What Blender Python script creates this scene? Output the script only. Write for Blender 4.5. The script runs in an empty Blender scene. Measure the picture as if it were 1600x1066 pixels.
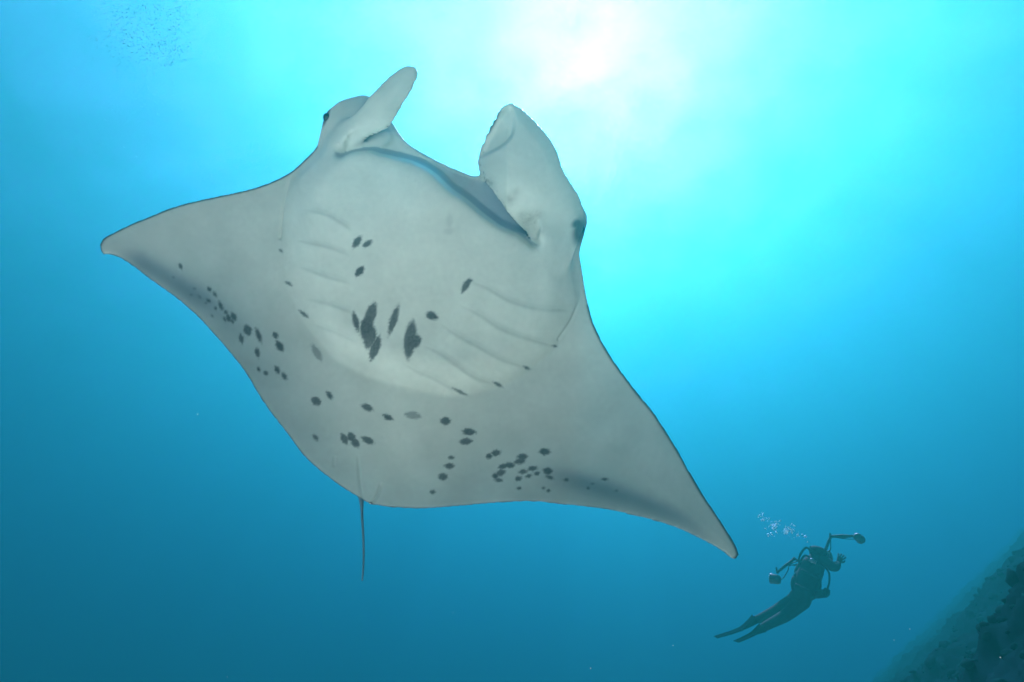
import bpy, bmesh, math, random
import numpy as np
from mathutils import Vector, Matrix, noise

S = bpy.context.scene
C = S.collection
random.seed(7)
RNG = np.random.default_rng(11)

# ------------------------------------------------------------------ camera
PITCH = math.radians(38)          # the photographer looks up at the animal
FPX = 873.0                       # focal length in pixels of the 1600 px wide photograph
cam = bpy.data.cameras.new('camera')
cam_o = bpy.data.objects.new('camera', cam)
C.objects.link(cam_o)
cam.sensor_width = 36
cam.lens = FPX / 1600 * 36
cam.clip_start = 0.02
cam.clip_end = 2000
cam_o.rotation_euler = (math.pi / 2 + PITCH, 0, 0)
S.camera = cam_o
AX_F = np.array([0, math.cos(PITCH), math.sin(PITCH)])
AX_U = np.array([0, -math.sin(PITCH), math.cos(PITCH)])
AX_R = np.array([1.0, 0, 0])


def ray(px, py):
    """Unit direction of a reference pixel (used once, to measure where things stand)."""
    d = AX_F + AX_R * (px - 800) / FPX + AX_U * (533 - py) / FPX
    return d / np.linalg.norm(d)


def at(px, py, dist):
    return Vector(ray(px, py) * dist)


# ------------------------------------------------------------------ daylight
SUN = ray(925, 90)
EL = math.asin(SUN[2])
AZ = math.atan2(SUN[0], SUN[1])
SURFACE_Z = 31.0                  # the camera hangs 31 m below the surface
world = bpy.data.worlds.new('World')
S.world = world
world.use_nodes = True
wn = world.node_tree
bg = wn.nodes['Background']
sky = wn.nodes.new('ShaderNodeTexSky')
sky.sky_type = 'NISHITA'
sky.sun_disc = False
sky.sun_elevation = EL
sky.sun_rotation = AZ
wn.links.new(sky.outputs[0], bg.inputs['Color'])
bg.inputs['Strength'].default_value = 0.055
sky.dust_density = 0.6
sky.air_density = 0.5
# the sun itself, broken into glitter by the waves of the surface
tcw = wn.nodes.new('ShaderNodeTexCoord')
dt = wn.nodes.new('ShaderNodeVectorMath')
dt.operation = 'DOT_PRODUCT'
dt.inputs[1].default_value = ray(938, 62)
wn.links.new(tcw.outputs['Generated'], dt.inputs[0])
mr = wn.nodes.new('ShaderNodeMapRange')
mr.interpolation_type = 'SMOOTHERSTEP'
mr.inputs['From Min'].default_value = math.cos(math.radians(8))
mr.inputs['From Max'].default_value = 1.0
wn.links.new(dt.outputs['Value'], mr.inputs['Value'])
gl = wn.nodes.new('ShaderNodeTexNoise')
gl.inputs['Scale'].default_value = 75
gl.inputs['Detail'].default_value = 3
wn.links.new(tcw.outputs['Generated'], gl.inputs['Vector'])
mg = wn.nodes.new('ShaderNodeMapRange')
mg.inputs['From Min'].default_value = 0.35
mg.inputs['From Max'].default_value = 0.75
mg.inputs['To Min'].default_value = 0.3
wn.links.new(gl.outputs['Fac'], mg.inputs['Value'])
pr = wn.nodes.new('ShaderNodeMath')
pr.operation = 'MULTIPLY'
wn.links.new(mr.outputs['Result'], pr.inputs[0])
wn.links.new(mg.outputs['Result'], pr.inputs[1])
st = wn.nodes.new('ShaderNodeMath')
st.operation = 'MULTIPLY'
st.inputs[1].default_value = 0.05
wn.links.new(pr.outputs[0], st.inputs[0])
bg2 = wn.nodes.new('ShaderNodeBackground')
bg2.inputs['Color'].default_value = (1, 0.93, 0.9, 1)
wn.links.new(st.outputs[0], bg2.inputs['Strength'])
ad = wn.nodes.new('ShaderNodeAddShader')
wn.links.new(bg.outputs[0], ad.inputs[0])
wn.links.new(bg2.outputs[0], ad.inputs[1])
wn.links.new(ad.outputs[0], wn.nodes['World Output'].inputs['Surface'])
sun = bpy.data.lights.new('sun', 'SUN')
sun.energy = 5
sun.angle = math.radians(0.5)
sun.color = (1, 0.97, 0.70)
sun_o = bpy.data.objects.new('sun', sun)
C.objects.link(sun_o)
sun_o.rotation_euler = Vector(SUN).to_track_quat('Z', 'Y').to_euler()
S.view_settings.view_transform = 'Standard'
S.view_settings.look = 'None'
S.view_settings.exposure = 5.15
S.view_settings.gamma = 1
S.cycles.use_denoising = True
S.cycles.volume_bounces = 2
S.cycles.max_bounces = 8
S.cycles.diffuse_bounces = 3
S.cycles.glossy_bounces = 2


# ------------------------------------------------------------------ helpers
def tag(o, label=None, cat=None, group=None, kind=None):
    for k, v in (('label', label), ('category', cat), ('group', group), ('kind', kind)):
        if v:
            o[k] = v
    return o


def link(name, me, mat=None, parent=None, smooth=True):
    o = bpy.data.objects.new(name, me)
    C.objects.link(o)
    if mat:
        me.materials.append(mat)
    if parent:
        o.parent = parent
        o.matrix_parent_inverse = parent.matrix_world.inverted()
    if smooth and len(me.polygons):
        me.polygons.foreach_set('use_smooth', np.ones(len(me.polygons), bool))
    return o


def pyd(name, v, f, mat=None, parent=None, smooth=True, e=()):
    me = bpy.data.meshes.new(name)
    me.from_pydata([tuple(p) for p in v], list(e), [tuple(q) for q in f])
    me.update()
    return link(name, me, mat, parent, smooth)


def empty(name, loc):
    o = bpy.data.objects.new(name, None)
    C.objects.link(o)
    o.location = loc
    bpy.context.view_layer.update()
    return o


def material(name, col, rough=0.6, spec=0.3, vary=0.0, scale=8.0, bump=0.0, metallic=0.0):
    m = bpy.data.materials.new(name)
    m.use_nodes = True
    n, l = m.node_tree.nodes, m.node_tree.links
    b = n['Principled BSDF']
    b.inputs['Base Color'].default_value = (*col, 1)
    b.inputs['Roughness'].default_value = rough
    b.inputs['Specular IOR Level'].default_value = spec
    b.inputs['Metallic'].default_value = metallic
    if vary or bump:
        tc = n.new('ShaderNodeTexCoord')
        nz = n.new('ShaderNodeTexNoise')
        nz.inputs['Scale'].default_value = scale
        nz.inputs['Detail'].default_value = 6
        l.new(tc.outputs['Object'], nz.inputs['Vector'])
        if vary:
            rp = n.new('ShaderNodeValToRGB')
            rp.color_ramp.elements[0].position = 0.3
            rp.color_ramp.elements[1].position = 0.7
            rp.color_ramp.elements[0].color = (*[c * (1 - vary) for c in col], 1)
            rp.color_ramp.elements[1].color = (*[min(1, c * (1 + vary)) for c in col], 1)
            l.new(nz.outputs['Fac'], rp.inputs[0])
            l.new(rp.outputs[0], b.inputs['Base Color'])
        if bump:
            bp = n.new('ShaderNodeBump')
            bp.inputs['Strength'].default_value = bump
            bp.inputs['Distance'].default_value = 0.02
            l.new(nz.outputs['Fac'], bp.inputs['Height'])
            l.new(bp.outputs[0], b.inputs['Normal'])
    return m


def catmull(pts, step, closed=False):
    """Dense smooth curve through the points."""
    p = np.array(pts, float)
    n = len(p)
    out = []
    for i in range(n if closed else n - 1):
        if closed:
            a, b, c, d = p[i - 1], p[i], p[(i + 1) % n], p[(i + 2) % n]
        else:
            a, b, c, d = p[max(i - 1, 0)], p[i], p[i + 1], p[min(i + 2, n - 1)]
        k = max(1, int(math.ceil(np.linalg.norm(c - b) / step)))
        for t in np.arange(k) / k:
            out.append(0.5 * (2 * b + (c - a) * t + (2 * a - 5 * b + 4 * c - d) * t * t + (3 * b - a - 3 * c + d) * t ** 3))
    if not closed:
        out.append(p[-1])
    return np.array(out)


def seg_dist(P, poly, closed):
    """Distance of points P (n,2) to a polyline, with the side (cross sign) and the parameter 0..1 along it."""
    a = poly
    b = np.roll(poly, -1, 0)
    if not closed:
        a, b = a[:-1], b[:-1]
    best = np.full(len(P), 1e9)
    side = np.zeros(len(P))
    par = np.zeros(len(P))
    m = len(a)
    for i in range(m):
        ab = b[i] - a[i]
        L = ab @ ab
        if L < 1e-14:
            continue
        ap = P - a[i]
        t = np.clip((ap @ ab) / L, 0, 1)
        d = ap - t[:, None] * ab
        q = (d * d).sum(1)
        u = q < best
        best[u] = q[u]
        side[u] = np.sign(ab[0] * ap[u, 1] - ab[1] * ap[u, 0])
        par[u] = (i + t[u]) / m
    return np.sqrt(best), side, par


def inside(P, poly):
    x, y = P[:, 0], P[:, 1]
    r = np.zeros(len(P), bool)
    j = len(poly) - 1
    for i in range(len(poly)):
        xi, yi = poly[i]
        xj, yj = poly[j]
        if yi != yj:
            c = ((yi > y) != (yj > y)) & (x < (xj - xi) * (y - yi) / (yj - yi) + xi)
            r ^= c
        j = i
    return r


def sstep(a, b, x):
    t = np.clip((x - a) / (b - a), 0, 1)
    return t * t * (3 - 2 * t)


# ------------------------------------------------------------------ water
def make_water():
    x, y, z0, z1 = 190, 190, -31.0, SURFACE_Z + 1.2
    v = [(a, b, c) for c in (z0, z1) for b in (-y, y) for a in (-x, x)]
    f = [(0, 2, 3, 1), (4, 5, 7, 6), (0, 1, 5, 4), (2, 6, 7, 3), (0, 4, 6, 2), (1, 3, 7, 5)]
    m = bpy.data.materials.new('sea_water')
    m.use_nodes = True
    n = m.node_tree
    n.nodes.clear()
    out = n.nodes.new('ShaderNodeOutputMaterial')
    pv = n.nodes.new('ShaderNodeVolumePrincipled')
    n.links.new(pv.outputs[0], out.inputs['Volume'])
    D = 0.12
    scat = (0.0004, 0.0074, 0.0061)     # per metre
    absr = (0.0748, 0.0650, 0.0450)
    c = [s / D for s in scat]
    a = [(1 - k / (D * (1 - s))) ** 2 for s, k in zip(c, absr)]
    pv.inputs['Density'].default_value = D
    pv.inputs['Color'].default_value = (*c, 1)
    pv.inputs['Absorption Color'].default_value = (*a, 1)
    pv.inputs['Anisotropy'].default_value = 0.53
    o = pyd('haze', v, f, m, smooth=False)
    tag(o, kind='stuff')


make_water()


def make_surface():
    n, half = 240, 120.0
    xs = np.linspace(-half, half, n)
    v = []
    for yy in xs:
        for xx in xs:
            z = SURFACE_Z + 0.30 * noise.noise((xx * .10, yy * .10, 0)) + 0.10 * noise.noise((xx * .30, yy * .25, 3))
            v.append((xx, yy + 20, z))
    f = [(i * n + j, i * n + j + 1, (i + 1) * n + j + 1, (i + 1) * n + j) for i in range(n - 1) for j in range(n - 1)]
    m = bpy.data.materials.new('sea_surface')
    m.use_nodes = True
    nd, l = m.node_tree.nodes, m.node_tree.links
    nd.clear()
    out = nd.new('ShaderNodeOutputMaterial')
    tc = nd.new('ShaderNodeTexCoord')
    nz = nd.new('ShaderNodeTexNoise')
    nz.inputs['Scale'].default_value = 34.0
    nz.inputs['Detail'].default_value = 1
    nz.inputs['Distortion'].default_value = 0.6
    l.new(tc.outputs['Object'], nz.inputs['Vector'])
    bp = nd.new('ShaderNodeBump')
    bp.inputs['Strength'].default_value = 1.0
    bp.inputs['Distance'].default_value = 0.024
    l.new(nz.outputs['Fac'], bp.inputs['Height'])
    fr = nd.new('ShaderNodeFresnel')
    fr.inputs['IOR'].default_value = 1.33
    l.new(bp.outputs[0], fr.inputs['Normal'])
    # light gathered and spread by waves, imitated by a noise tint
    mr_ = nd.new('ShaderNodeMapRange')
    mr_.inputs['From Min'].default_value = 0.3
    mr_.inputs['From Max'].default_value = 0.7
    mr_.inputs['To Min'].default_value = 0.70
    mr_.inputs['To Max'].default_value = 1.0
    nb = nd.new('ShaderNodeTexNoise')
    nb.inputs['Scale'].default_value = 0.35
    nb.inputs['Detail'].default_value = 3
    l.new(tc.outputs['Object'], nb.inputs['Vector'])
    l.new(nb.outputs['Fac'], mr_.inputs['Value'])
    tr = nd.new('ShaderNodeBsdfTransparent')
    l.new(mr_.outputs['Result'], tr.inputs['Color'])
    gs = nd.new('ShaderNodeBsdfGlossy')
    gs.inputs['Roughness'].default_value = 0.35
    l.new(bp.outputs[0], gs.inputs['Normal'])
    mx = nd.new('ShaderNodeMixShader')
    l.new(fr.outputs[0], mx.inputs[0])
    l.new(tr.outputs[0], mx.inputs[1])
    l.new(gs.outputs[0], mx.inputs[2])
    l.new(mx.outputs[0], out.inputs['Surface'])
    o = pyd('sea_surface', v, f, m)
    tag(o, 'rippled sea surface seen from below', kind='structure')


make_surface()


# ------------------------------------------------------------------ seabed: unseen pale sand ledge, added to bounce light onto the manta's belly
def make_bounce_seabed():
    rings = np.concatenate([np.linspace(0, 20, 40), np.linspace(21, 38, 14), np.linspace(42, 180, 14)])
    seg = 72
    v, f = [], []
    for i, r in enumerate(rings):
        for j in range(seg):
            a = j * math.tau / seg
            edge = 20 + 1.5 * math.sin(3 * a + 1) + 1.2 * math.sin(7 * a)
            drop = float(sstep(edge, edge + 16, np.array(r)))
            x, y = r * math.cos(a), 1.5 + r * math.sin(a)
            z = -3.1 - 25 * drop + 0.25 * noise.noise((x * .25, y * .25, 1)) + 0.06 * noise.noise((x * 1.7, y * 1.7, 5)) + drop * 1.5 * noise.noise((x * .08, y * .08, 9))
            v.append((x, y, z))
    for i in range(len(rings) - 1):
        for j in range(seg):
            k = (j + 1) % seg
            f.append((i * seg + j, i * seg + k, (i + 1) * seg + k, (i + 1) * seg + j))
    o = pyd('bounce_seabed', v, f, material('bounce_sand', (0.88, 0.84, 0.43), 0.85, 0.2, 0.05, 3, 0.5))
    tag(o, 'unseen pale sand ledge added to bounce light upward, dropping off into deep water', kind='structure')


make_bounce_seabed()


# ------------------------------------------------------------------ reef slope on the right
N_REEF = np.cross(ray(1345, 1066), ray(1600, 812))
N_REEF /= np.linalg.norm(N_REEF)
corner = ray(1600, 1066)
if N_REEF @ corner > 0:
    N_REEF = -N_REEF                 # points to the camera side
H_REEF = 4.6 * abs(N_REEF @ corner)
RU = AX_F - N_REEF * (AX_F @ N_REEF)
RU /= np.linalg.norm(RU)
RV = np.cross(N_REEF, RU)
if RV[0] < 0:
    RV = -RV
REEF_O = -N_REEF * H_REEF


def reef_height(u, v):
    p = (u, v, 0.0)
    h = 0.5 * noise.noise((u * .33, v * .33, 3)) + 0.26 * noise.noise((u * .9, v * .9, 7))
    h += 0.20 * (0.5 - abs(noise.noise((u * 1.9, v * 1.9, 2)))) + 0.12 * noise.noise((u * 4.1, v * 4.1, 4)) + 0.11 * (0.4 - abs(noise.noise((u * 7, v * 7, 8)))) + 0.05 * noise.noise((u * 15, v * 15, 1))
    return 0.75 * h - 0.1


def make_reef():
    us = np.concatenate([np.arange(1.6, 3.6, 0.2), np.arange(3.6, 12, 0.045), np.arange(12, 16, 0.1), np.arange(16, 34, 0.25), np.arange(34, 90, 1.2)])
    vs = np.concatenate([np.arange(-8, -0.5, 0.25), np.arange(-0.5, 3, 0.045), np.arange(3, 9, 0.12), np.arange(9, 22, 0.3)])
    v = []
    for u in us:
        for w in vs:
            p = REEF_O + RU * u + RV * max(w, 0) + N_REEF * reef_height(u, w)
            if w < 0:           # the spur falls steeply to the sand
                p = p + np.array([RV[0] * .35, RV[1] * .35, 1.5]) * w
            if u < 3.6:
                p = p + np.array([0, 0, -1.9]) * (3.6 - u)
            v.append(p)
    nv = len(vs)
    f = [(i * nv + j, i * nv + j + 1, (i + 1) * nv + j + 1, (i + 1) * nv + j) for i in range(len(us) - 1) for j in range(nv - 1)]
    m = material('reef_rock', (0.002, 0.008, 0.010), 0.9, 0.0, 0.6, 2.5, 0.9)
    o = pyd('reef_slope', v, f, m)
    tag(o, 'dark coral reef slope fading into blue water', kind='structure')


make_reef()


# ------------------------------------------------------------------ the manta ray
D0 = 3.4
O_B = ray(640, 520) * D0
zb = -ray(640, 520)
yb = AX_R * 0.26 + AX_U * 0.966
yb -= zb * (yb @ zb)
yb /= np.linalg.norm(yb)
xb = np.cross(yb, zb)


def turn(vec, axis, deg):
    return np.array(Matrix.Rotation(math.radians(deg), 3, Vector(axis)) @ Vector(vec))


# right wing a little nearer, head a little nearer
xb, zb = turn(xb, yb, -7), turn(zb, yb, -7)
yb, zb = turn(yb, xb, 10), turn(zb, xb, 10)
BASIS = np.stack([xb, yb, zb])      # rows


def zmid(x, y):
    return -0.24 * (np.abs(x) / 2.0) ** 2.0 + 0.24 * sstep(0.15, -1.05, y) + 0.03 * np.sin(x * 2.2 + 0.6) * sstep(0.6, 1.4, np.abs(x))


def unproject(px, zfun, it=8):
    """Pixels to (x, y) on the surface z = zfun(x, y) of the animal's own frame."""
    px = np.array(px, float)
    d = AX_F + np.outer(px[:, 0] - 800, AX_R) / FPX + np.outer(533 - px[:, 1], AX_U) / FPX
    db = d @ BASIS.T
    ob = -O_B @ BASIS.T
    z = np.zeros(len(px))
    for _ in range(it):
        t = (z - ob[2]) / db[:, 2]
        q = ob + t[:, None] * db
        z = zfun(q[:, 0], q[:, 1])
    return q[:, :2]


def to_px(W):
    """World points to reference pixels."""
    f = W @ AX_F
    return np.stack([800 + FPX * (W @ AX_R) / f, 533 - FPX * (W @ AX_U) / f], 1)


LEAD_L = [(157, 383), (160, 375), (166, 370), (203, 351), (232, 339), (263, 326), (287, 319), (319, 311), (366, 301), (403, 292), (429, 282), (456, 267), (480, 246), (494, 230)]
HEAD_F = [(500, 209), (505, 188), (512, 173), (521, 166), (533, 157), (550, 152), (572, 149), (590, 160), (603, 177), (614, 193), (627, 213), (641, 227), (669, 244), (697, 258), (722, 269), (757, 281), (800, 298), (845, 303), (880, 300), (903, 312), (915, 330), (918, 345), (913, 367), (906, 395)]
LEAD_R = [(909, 416), (914, 447), (920, 478), (932, 516), (957, 560), (992, 608), (1018, 640), (1050, 688), (1075, 732), (1097, 770), (1123, 809), (1145, 844), (1153, 860)]
TRAIL = [(1154, 869), (1148, 875), (1142, 873), (1126, 860), (1094, 842), (1059, 826), (1024, 814), (986, 805), (941, 795), (884, 789), (845, 785), (808, 784), (758, 787), (707, 792), (656, 795), (609, 793), (590, 790), (578, 788), (566, 781), (550, 771), (531, 759), (504, 739), (477, 714), (454, 685), (433, 658), (420, 641), (403, 615), (388, 590), (373, 569), (358, 550), (334, 522), (311, 497), (282, 471), (253, 450), (229, 432), (203, 413), (187, 403), (174, 398), (162, 398), (158, 392)]
LIP = [(535, 237), (550, 231), (582, 229), (596, 234), (624, 240), (650, 246), (680, 262), (708, 290), (732, 307), (757, 328), (785, 348), (813, 360), (834, 377)]
DISC = [(458, 268), (448, 300), (441, 340), (438, 380), (441, 415), (451, 450), (468, 487), (490, 520), (520, 550), (560, 575), (610, 593), (660, 605), (710, 613), (745, 610), (790, 598), (830, 573), (865, 543), (890, 510), (905, 475), (911, 440), (914, 400), (900, 340), (840, 290), (757, 250), (640, 190), (560, 190), (505, 215), (475, 248)]
LOBE_L = [(524, 242), (518, 225), (530, 200), (558, 172), (585, 143), (603, 124), (620, 110), (634, 103), (648, 103), (653, 111), (651, 125), (641, 146), (627, 169), (614, 192), (603, 203), (578, 215), (554, 228)]
LOBE_R = [(797, 161), (785, 166), (776, 178), (766, 197), (755, 220), (746, 244), (746, 258), (752, 274), (767, 297), (785, 321), (802, 344), (823, 365), (836, 381), (846, 402), (864, 418), (886, 415), (900, 393), (909, 365), (914, 338), (906, 308), (893, 287), (879, 262), (869, 234), (851, 206), (827, 180), (808, 165)]
FLAP = [(560, 229), (575, 214), (595, 205), (607, 205), (611, 213), (606, 223), (590, 230)]


def lobe_frame(base, tip):
    b, t = unproject([base, tip], lambda x, y: 0 * x + 0.1)
    ax = t - b
    L = np.linalg.norm(ax)
    ax /= L
    return b, ax, np.array([ax[1], -ax[0]]), L      # cross axis points to the right of base->tip


FL = lobe_frame((530, 225), (648, 106))
FR = lobe_frame((872, 385), (790, 168))


def z_lobe_l(x, y):
    b, ax, cx, L = FL
    s = ((x - b[0]) * ax[0] + (y - b[1]) * ax[1]) / L
    c = (x - b[0]) * cx[0] + (y - b[1]) * cx[1]
    return 0.04 + 0.16 * sstep(0, 0.6, s) + 0.02 * s - 2.2 * (c - 0.02) ** 2


CURL_K = 0.75


def z_lobe_r(x, y):
    b, ax, cx, L = FR
    s = ((x - b[0]) * ax[0] + (y - b[1]) * ax[1]) / L
    c = (x - b[0]) * cx[0] + (y - b[1]) * cx[1]
    curl = np.clip(CURL_K * (-c - 0.03 - 0.35 * np.abs(s - 0.85)), 0, 0.2)
    return 0.055 + 0.165 * sstep(0.0, 0.55, s) - 0.02 * s - 0.8 * (c - 0.0) ** 2 - curl


def build_manta_mesh():
    h = 0.013
    out = catmull(LEAD_L + HEAD_F + LEAD_R + TRAIL, 9, True)
    out_b = unproject(out, zmid)
    x0, y0 = out_b.min(0) - 0.05
    x1, y1 = out_b.max(0) + 0.05
    ll = unproject(catmull(LOBE_L, 5, True), z_lobe_l)
    lr = unproject(catmull(LOBE_R, 6, True), z_lobe_r)
    y1 = max(y1, ll[:, 1].max() + .05, lr[:, 1].max() + .05)
    X = np.arange(x0, x1, h)
    Y = np.arange(y0, y1, h)
    GX, GY = np.meshgrid(X, Y, indexing='ij')
    P = np.stack([GX.ravel(), GY.ravel()], 1)

    def sd(poly, pts):
        d, _, _ = seg_dist(pts, poly, True)
        return np.where(inside(pts, poly), d, -d)

    d = sd(out_b, P)
    zm = zmid(P[:, 0], P[:, 1])
    dd = np.maximum(d, 0)
    x, y = P[:, 0], P[:, 1]
    # body shape
    bf = np.exp(-(np.abs(x) / 0.62) ** 2.4)
    along = sstep(-1.15, -0.1, y)
    front = sstep(0.25, 0.75, y)
    Lf = 0.30 * (1 - front) + 0.06 * front
    fall = 1 - np.exp(-(dd / Lf) ** 1.3)
    wing = 0.035 * (1 - np.exp(-dd / 0.22))
    hb = wing + 0.10 * bf * (0.35 + 0.65 * along) * fall
    hd = wing * 1.2 + 0.20 * bf * (0.25 + 0.75 * along) * fall
    # gill chamber bulge with a crease round it
    disc = unproject(catmull(DISC, 8, True), lambda a, b: zmid(a, b) + 0.08)
    near = (np.abs(x) < 1.3)
    dB = np.full(len(P), -1.0)
    dB[near] = sd(disc, P[near])
    hb = hb + (0.085 * sstep(-0.06, 0.22, dB) - 0.005 * np.exp(-((dB + 0.012) / 0.022) ** 2)) * (d > 0.0) * np.clip(dd / 0.08, 0, 1)
    # open mouth: the belly ends at the lower lip, the roof of the mouth lies deeper
    mouth = LIP + [(842, 345), (825, 290), (757, 262), (697, 238), (641, 205), (612, 172), (578, 190), (545, 214)]
    mp = unproject(catmull(mouth, 8, True), lambda a, b: zmid(a, b) + 0.10)
    lipb = unproject(catmull(LIP, 8), lambda a, b: zmid(a, b) + 0.10)
    mm = (np.abs(x) < 0.9) & (y > 0.1)
    ins = np.zeros(len(P), bool)
    ins[mm] = inside(P[mm], mp)
    dl = np.full(len(P), 9.0)
    dl[mm] = seg_dist(P[mm], lipb, False)[0]
    k = sstep(-0.05, 0.028, np.where(ins, dl, -dl))
    hb = hb * (1 - k) + k * np.minimum(0.012 - 0.02 * np.clip(dd / .08, 0, 1), hb)
    hd = np.where(k > 0, np.maximum(hd, 0.035 * np.clip(dd / .03, 0, 1) + 0.04 * k * np.clip(dd / .05, 0, 1)), hd)
    # rounded lip
    hb = hb - 0.02 * np.exp(-(dl / 0.045) ** 2) * (dl >= 0) * (1 - k)
    top = zm + hb
    bot = zm - hd

    Z = np.arange(-0.62, 0.40, h)
    nx, ny, nz = len(X), len(Y), len(Z)
    r0 = 0.011
    dz = np.maximum(Z[None, :] - top[:, None], bot[:, None] - Z[None, :]).astype(np.float32)
    qq = (np.maximum(r0 - d, 0) ** 2).astype(np.float32)
    F = np.sqrt(np.maximum(dz, 0) ** 2 + qq[:, None]) - r0 + np.minimum(dz, 0)
    del dz

    def sheet(poly, zf, th, rimw, kk=0.045):
        bb0, bb1 = poly.min(0) - 0.1, poly.max(0) + 0.1
        sel = np.where((x > bb0[0]) & (x < bb1[0]) & (y > bb0[1]) & (y < bb1[1]))[0]
        ds = sd(poly, P[sel])
        zc = zf(x[sel], y[sel])
        r0 = 0.010
        q = np.maximum(r0 - ds, 0)
        bulge = (th - r0) * sstep(0, rimw, ds)
        G = (np.sqrt((Z[None, :] - zc[:, None]) ** 2 + (q ** 2)[:, None]) - r0 - bulge[:, None]).astype(np.float32)
        A = F[sel]
        t = np.clip(0.5 + 0.5 * (G - A) / kk, 0, 1)
        F[sel] = G * (1 - t) + A * t - kk * t * (1 - t)

    fl = unproject(catmull(FLAP, 4, True), lambda a, b: 0 * a + 0.03)
    sheet(fl, lambda a, b: 0 * a + 0.02, 0.018, 0.03)
    sheet(ll, z_lobe_l, 0.021, 0.07, 0.06)
    sheet(lr, z_lobe_r, 0.024, 0.08, 0.06)
    F = F.reshape(nx, ny, nz)

    # naive surface nets
    s = F < 0
    act = np.zeros((nx - 1, ny - 1, nz - 1), np.uint8)
    offs = [(a, b, c) for a in (0, 1) for b in (0, 1) for c in (0, 1)]
    for a, b, c in offs:
        act += s[a:nx - 1 + a, b:ny - 1 + b, c:nz - 1 + c]
    cells = np.argwhere((act > 0) & (act < 8))
    idx = np.full(act.shape, -1, np.int32)
    idx[cells[:, 0], cells[:, 1], cells[:, 2]] = np.arange(len(cells))
    cv = {o: F[cells[:, 0] + o[0], cells[:, 1] + o[1], cells[:, 2] + o[2]] for o in offs}
    acc = np.zeros((len(cells), 3))
    cnt = np.zeros(len(cells))
    for o in offs:
        for ax in range(3):
            if o[ax] == 0:
                o2 = tuple(1 if i == ax else o[i] for i in range(3))
                a, b = cv[o], cv[o2]
                cr = (a < 0) != (b < 0)
                t = np.where(cr, a / np.where(cr, a - b, 1), 0)
                pt = np.tile(np.array(o, float), (len(cells), 1))
                pt[:, ax] += t
                acc[cr] += pt[cr]
                cnt[cr] += 1
    V = (cells + acc / cnt[:, None]) * h + np.array([X[0], Y[0], Z[0]])
    faces = []
    for ax in range(3):
        sl0 = [slice(None)] * 3
        sl1 = [slice(None)] * 3
        sl0[ax] = slice(0, -1)
        sl1[ax] = slice(1, None)
        e = np.argwhere(s[tuple(sl0)] != s[tuple(sl1)])
        u, w = [(1, 2), (2, 0), (0, 1)][ax]
        lim = np.array(act.shape)
        e = e[(e[:, u] > 0) & (e[:, w] > 0) & (e[:, u] < lim[u]) & (e[:, w] < lim[w])]
        q = []
        for du, dw in ((1, 1), (0, 1), (0, 0), (1, 0)):
            cc = e.copy()
            cc[:, u] -= du
            cc[:, w] -= dw
            q.append(idx[cc[:, 0], cc[:, 1], cc[:, 2]])
        q = np.stack(q, 1)
        fl_ = ~s[e[:, 0], e[:, 1], e[:, 2]]
        q[fl_] = q[fl_][:, ::-1]
        faces.append(q)
    Q = np.concatenate(faces)
    # drop stray islands
    lab = np.arange(len(V))
    for _ in range(400):
        m_ = lab[Q].min(1)
        new = lab.copy()
        for i in range(4):
            np.minimum.at(new, Q[:, i], m_)
        new = new[new]
        if (new == lab).all():
            break
        lab = new
    vals, cts = np.unique(lab, return_counts=True)
    keep = lab == vals[np.argmax(cts)]
    remap = np.cumsum(keep) - 1
    Q = remap[Q[keep[Q].all(1)]]
    V = V[keep]
    # relax
    E = np.concatenate([Q[:, [0, 1]], Q[:, [1, 2]], Q[:, [2, 3]], Q[:, [3, 0]]])
    for lam in (0.5, -0.52, 0.5, -0.52, 0.5, -0.52):
        sm = np.zeros_like(V)
        ct = np.zeros(len(V))
        for i in range(3):
            sm[:, i] = np.bincount(E[:, 0], V[E[:, 1], i], len(V)) + np.bincount(E[:, 1], V[E[:, 0], i], len(V))
        ct = np.bincount(E[:, 0], minlength=len(V)) + np.bincount(E[:, 1], minlength=len(V))
        V = V + lam * (sm / ct[:, None] - V)
    # one round of subdivision for fine folds and markings
    me = bpy.data.meshes.new('manta_base')
    me.from_pydata(V.tolist(), [], Q.tolist())
    o = bpy.data.objects.new('manta_base', me)
    C.objects.link(o)
    md = o.modifiers.new('s', 'SUBSURF')
    md.levels = md.render_levels = 1
    dg = bpy.context.evaluated_depsgraph_get()
    fine = bpy.data.meshes.new_from_object(o.evaluated_get(dg))
    bpy.data.objects.remove(o)
    bpy.data.meshes.remove(me)
    return fine


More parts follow.
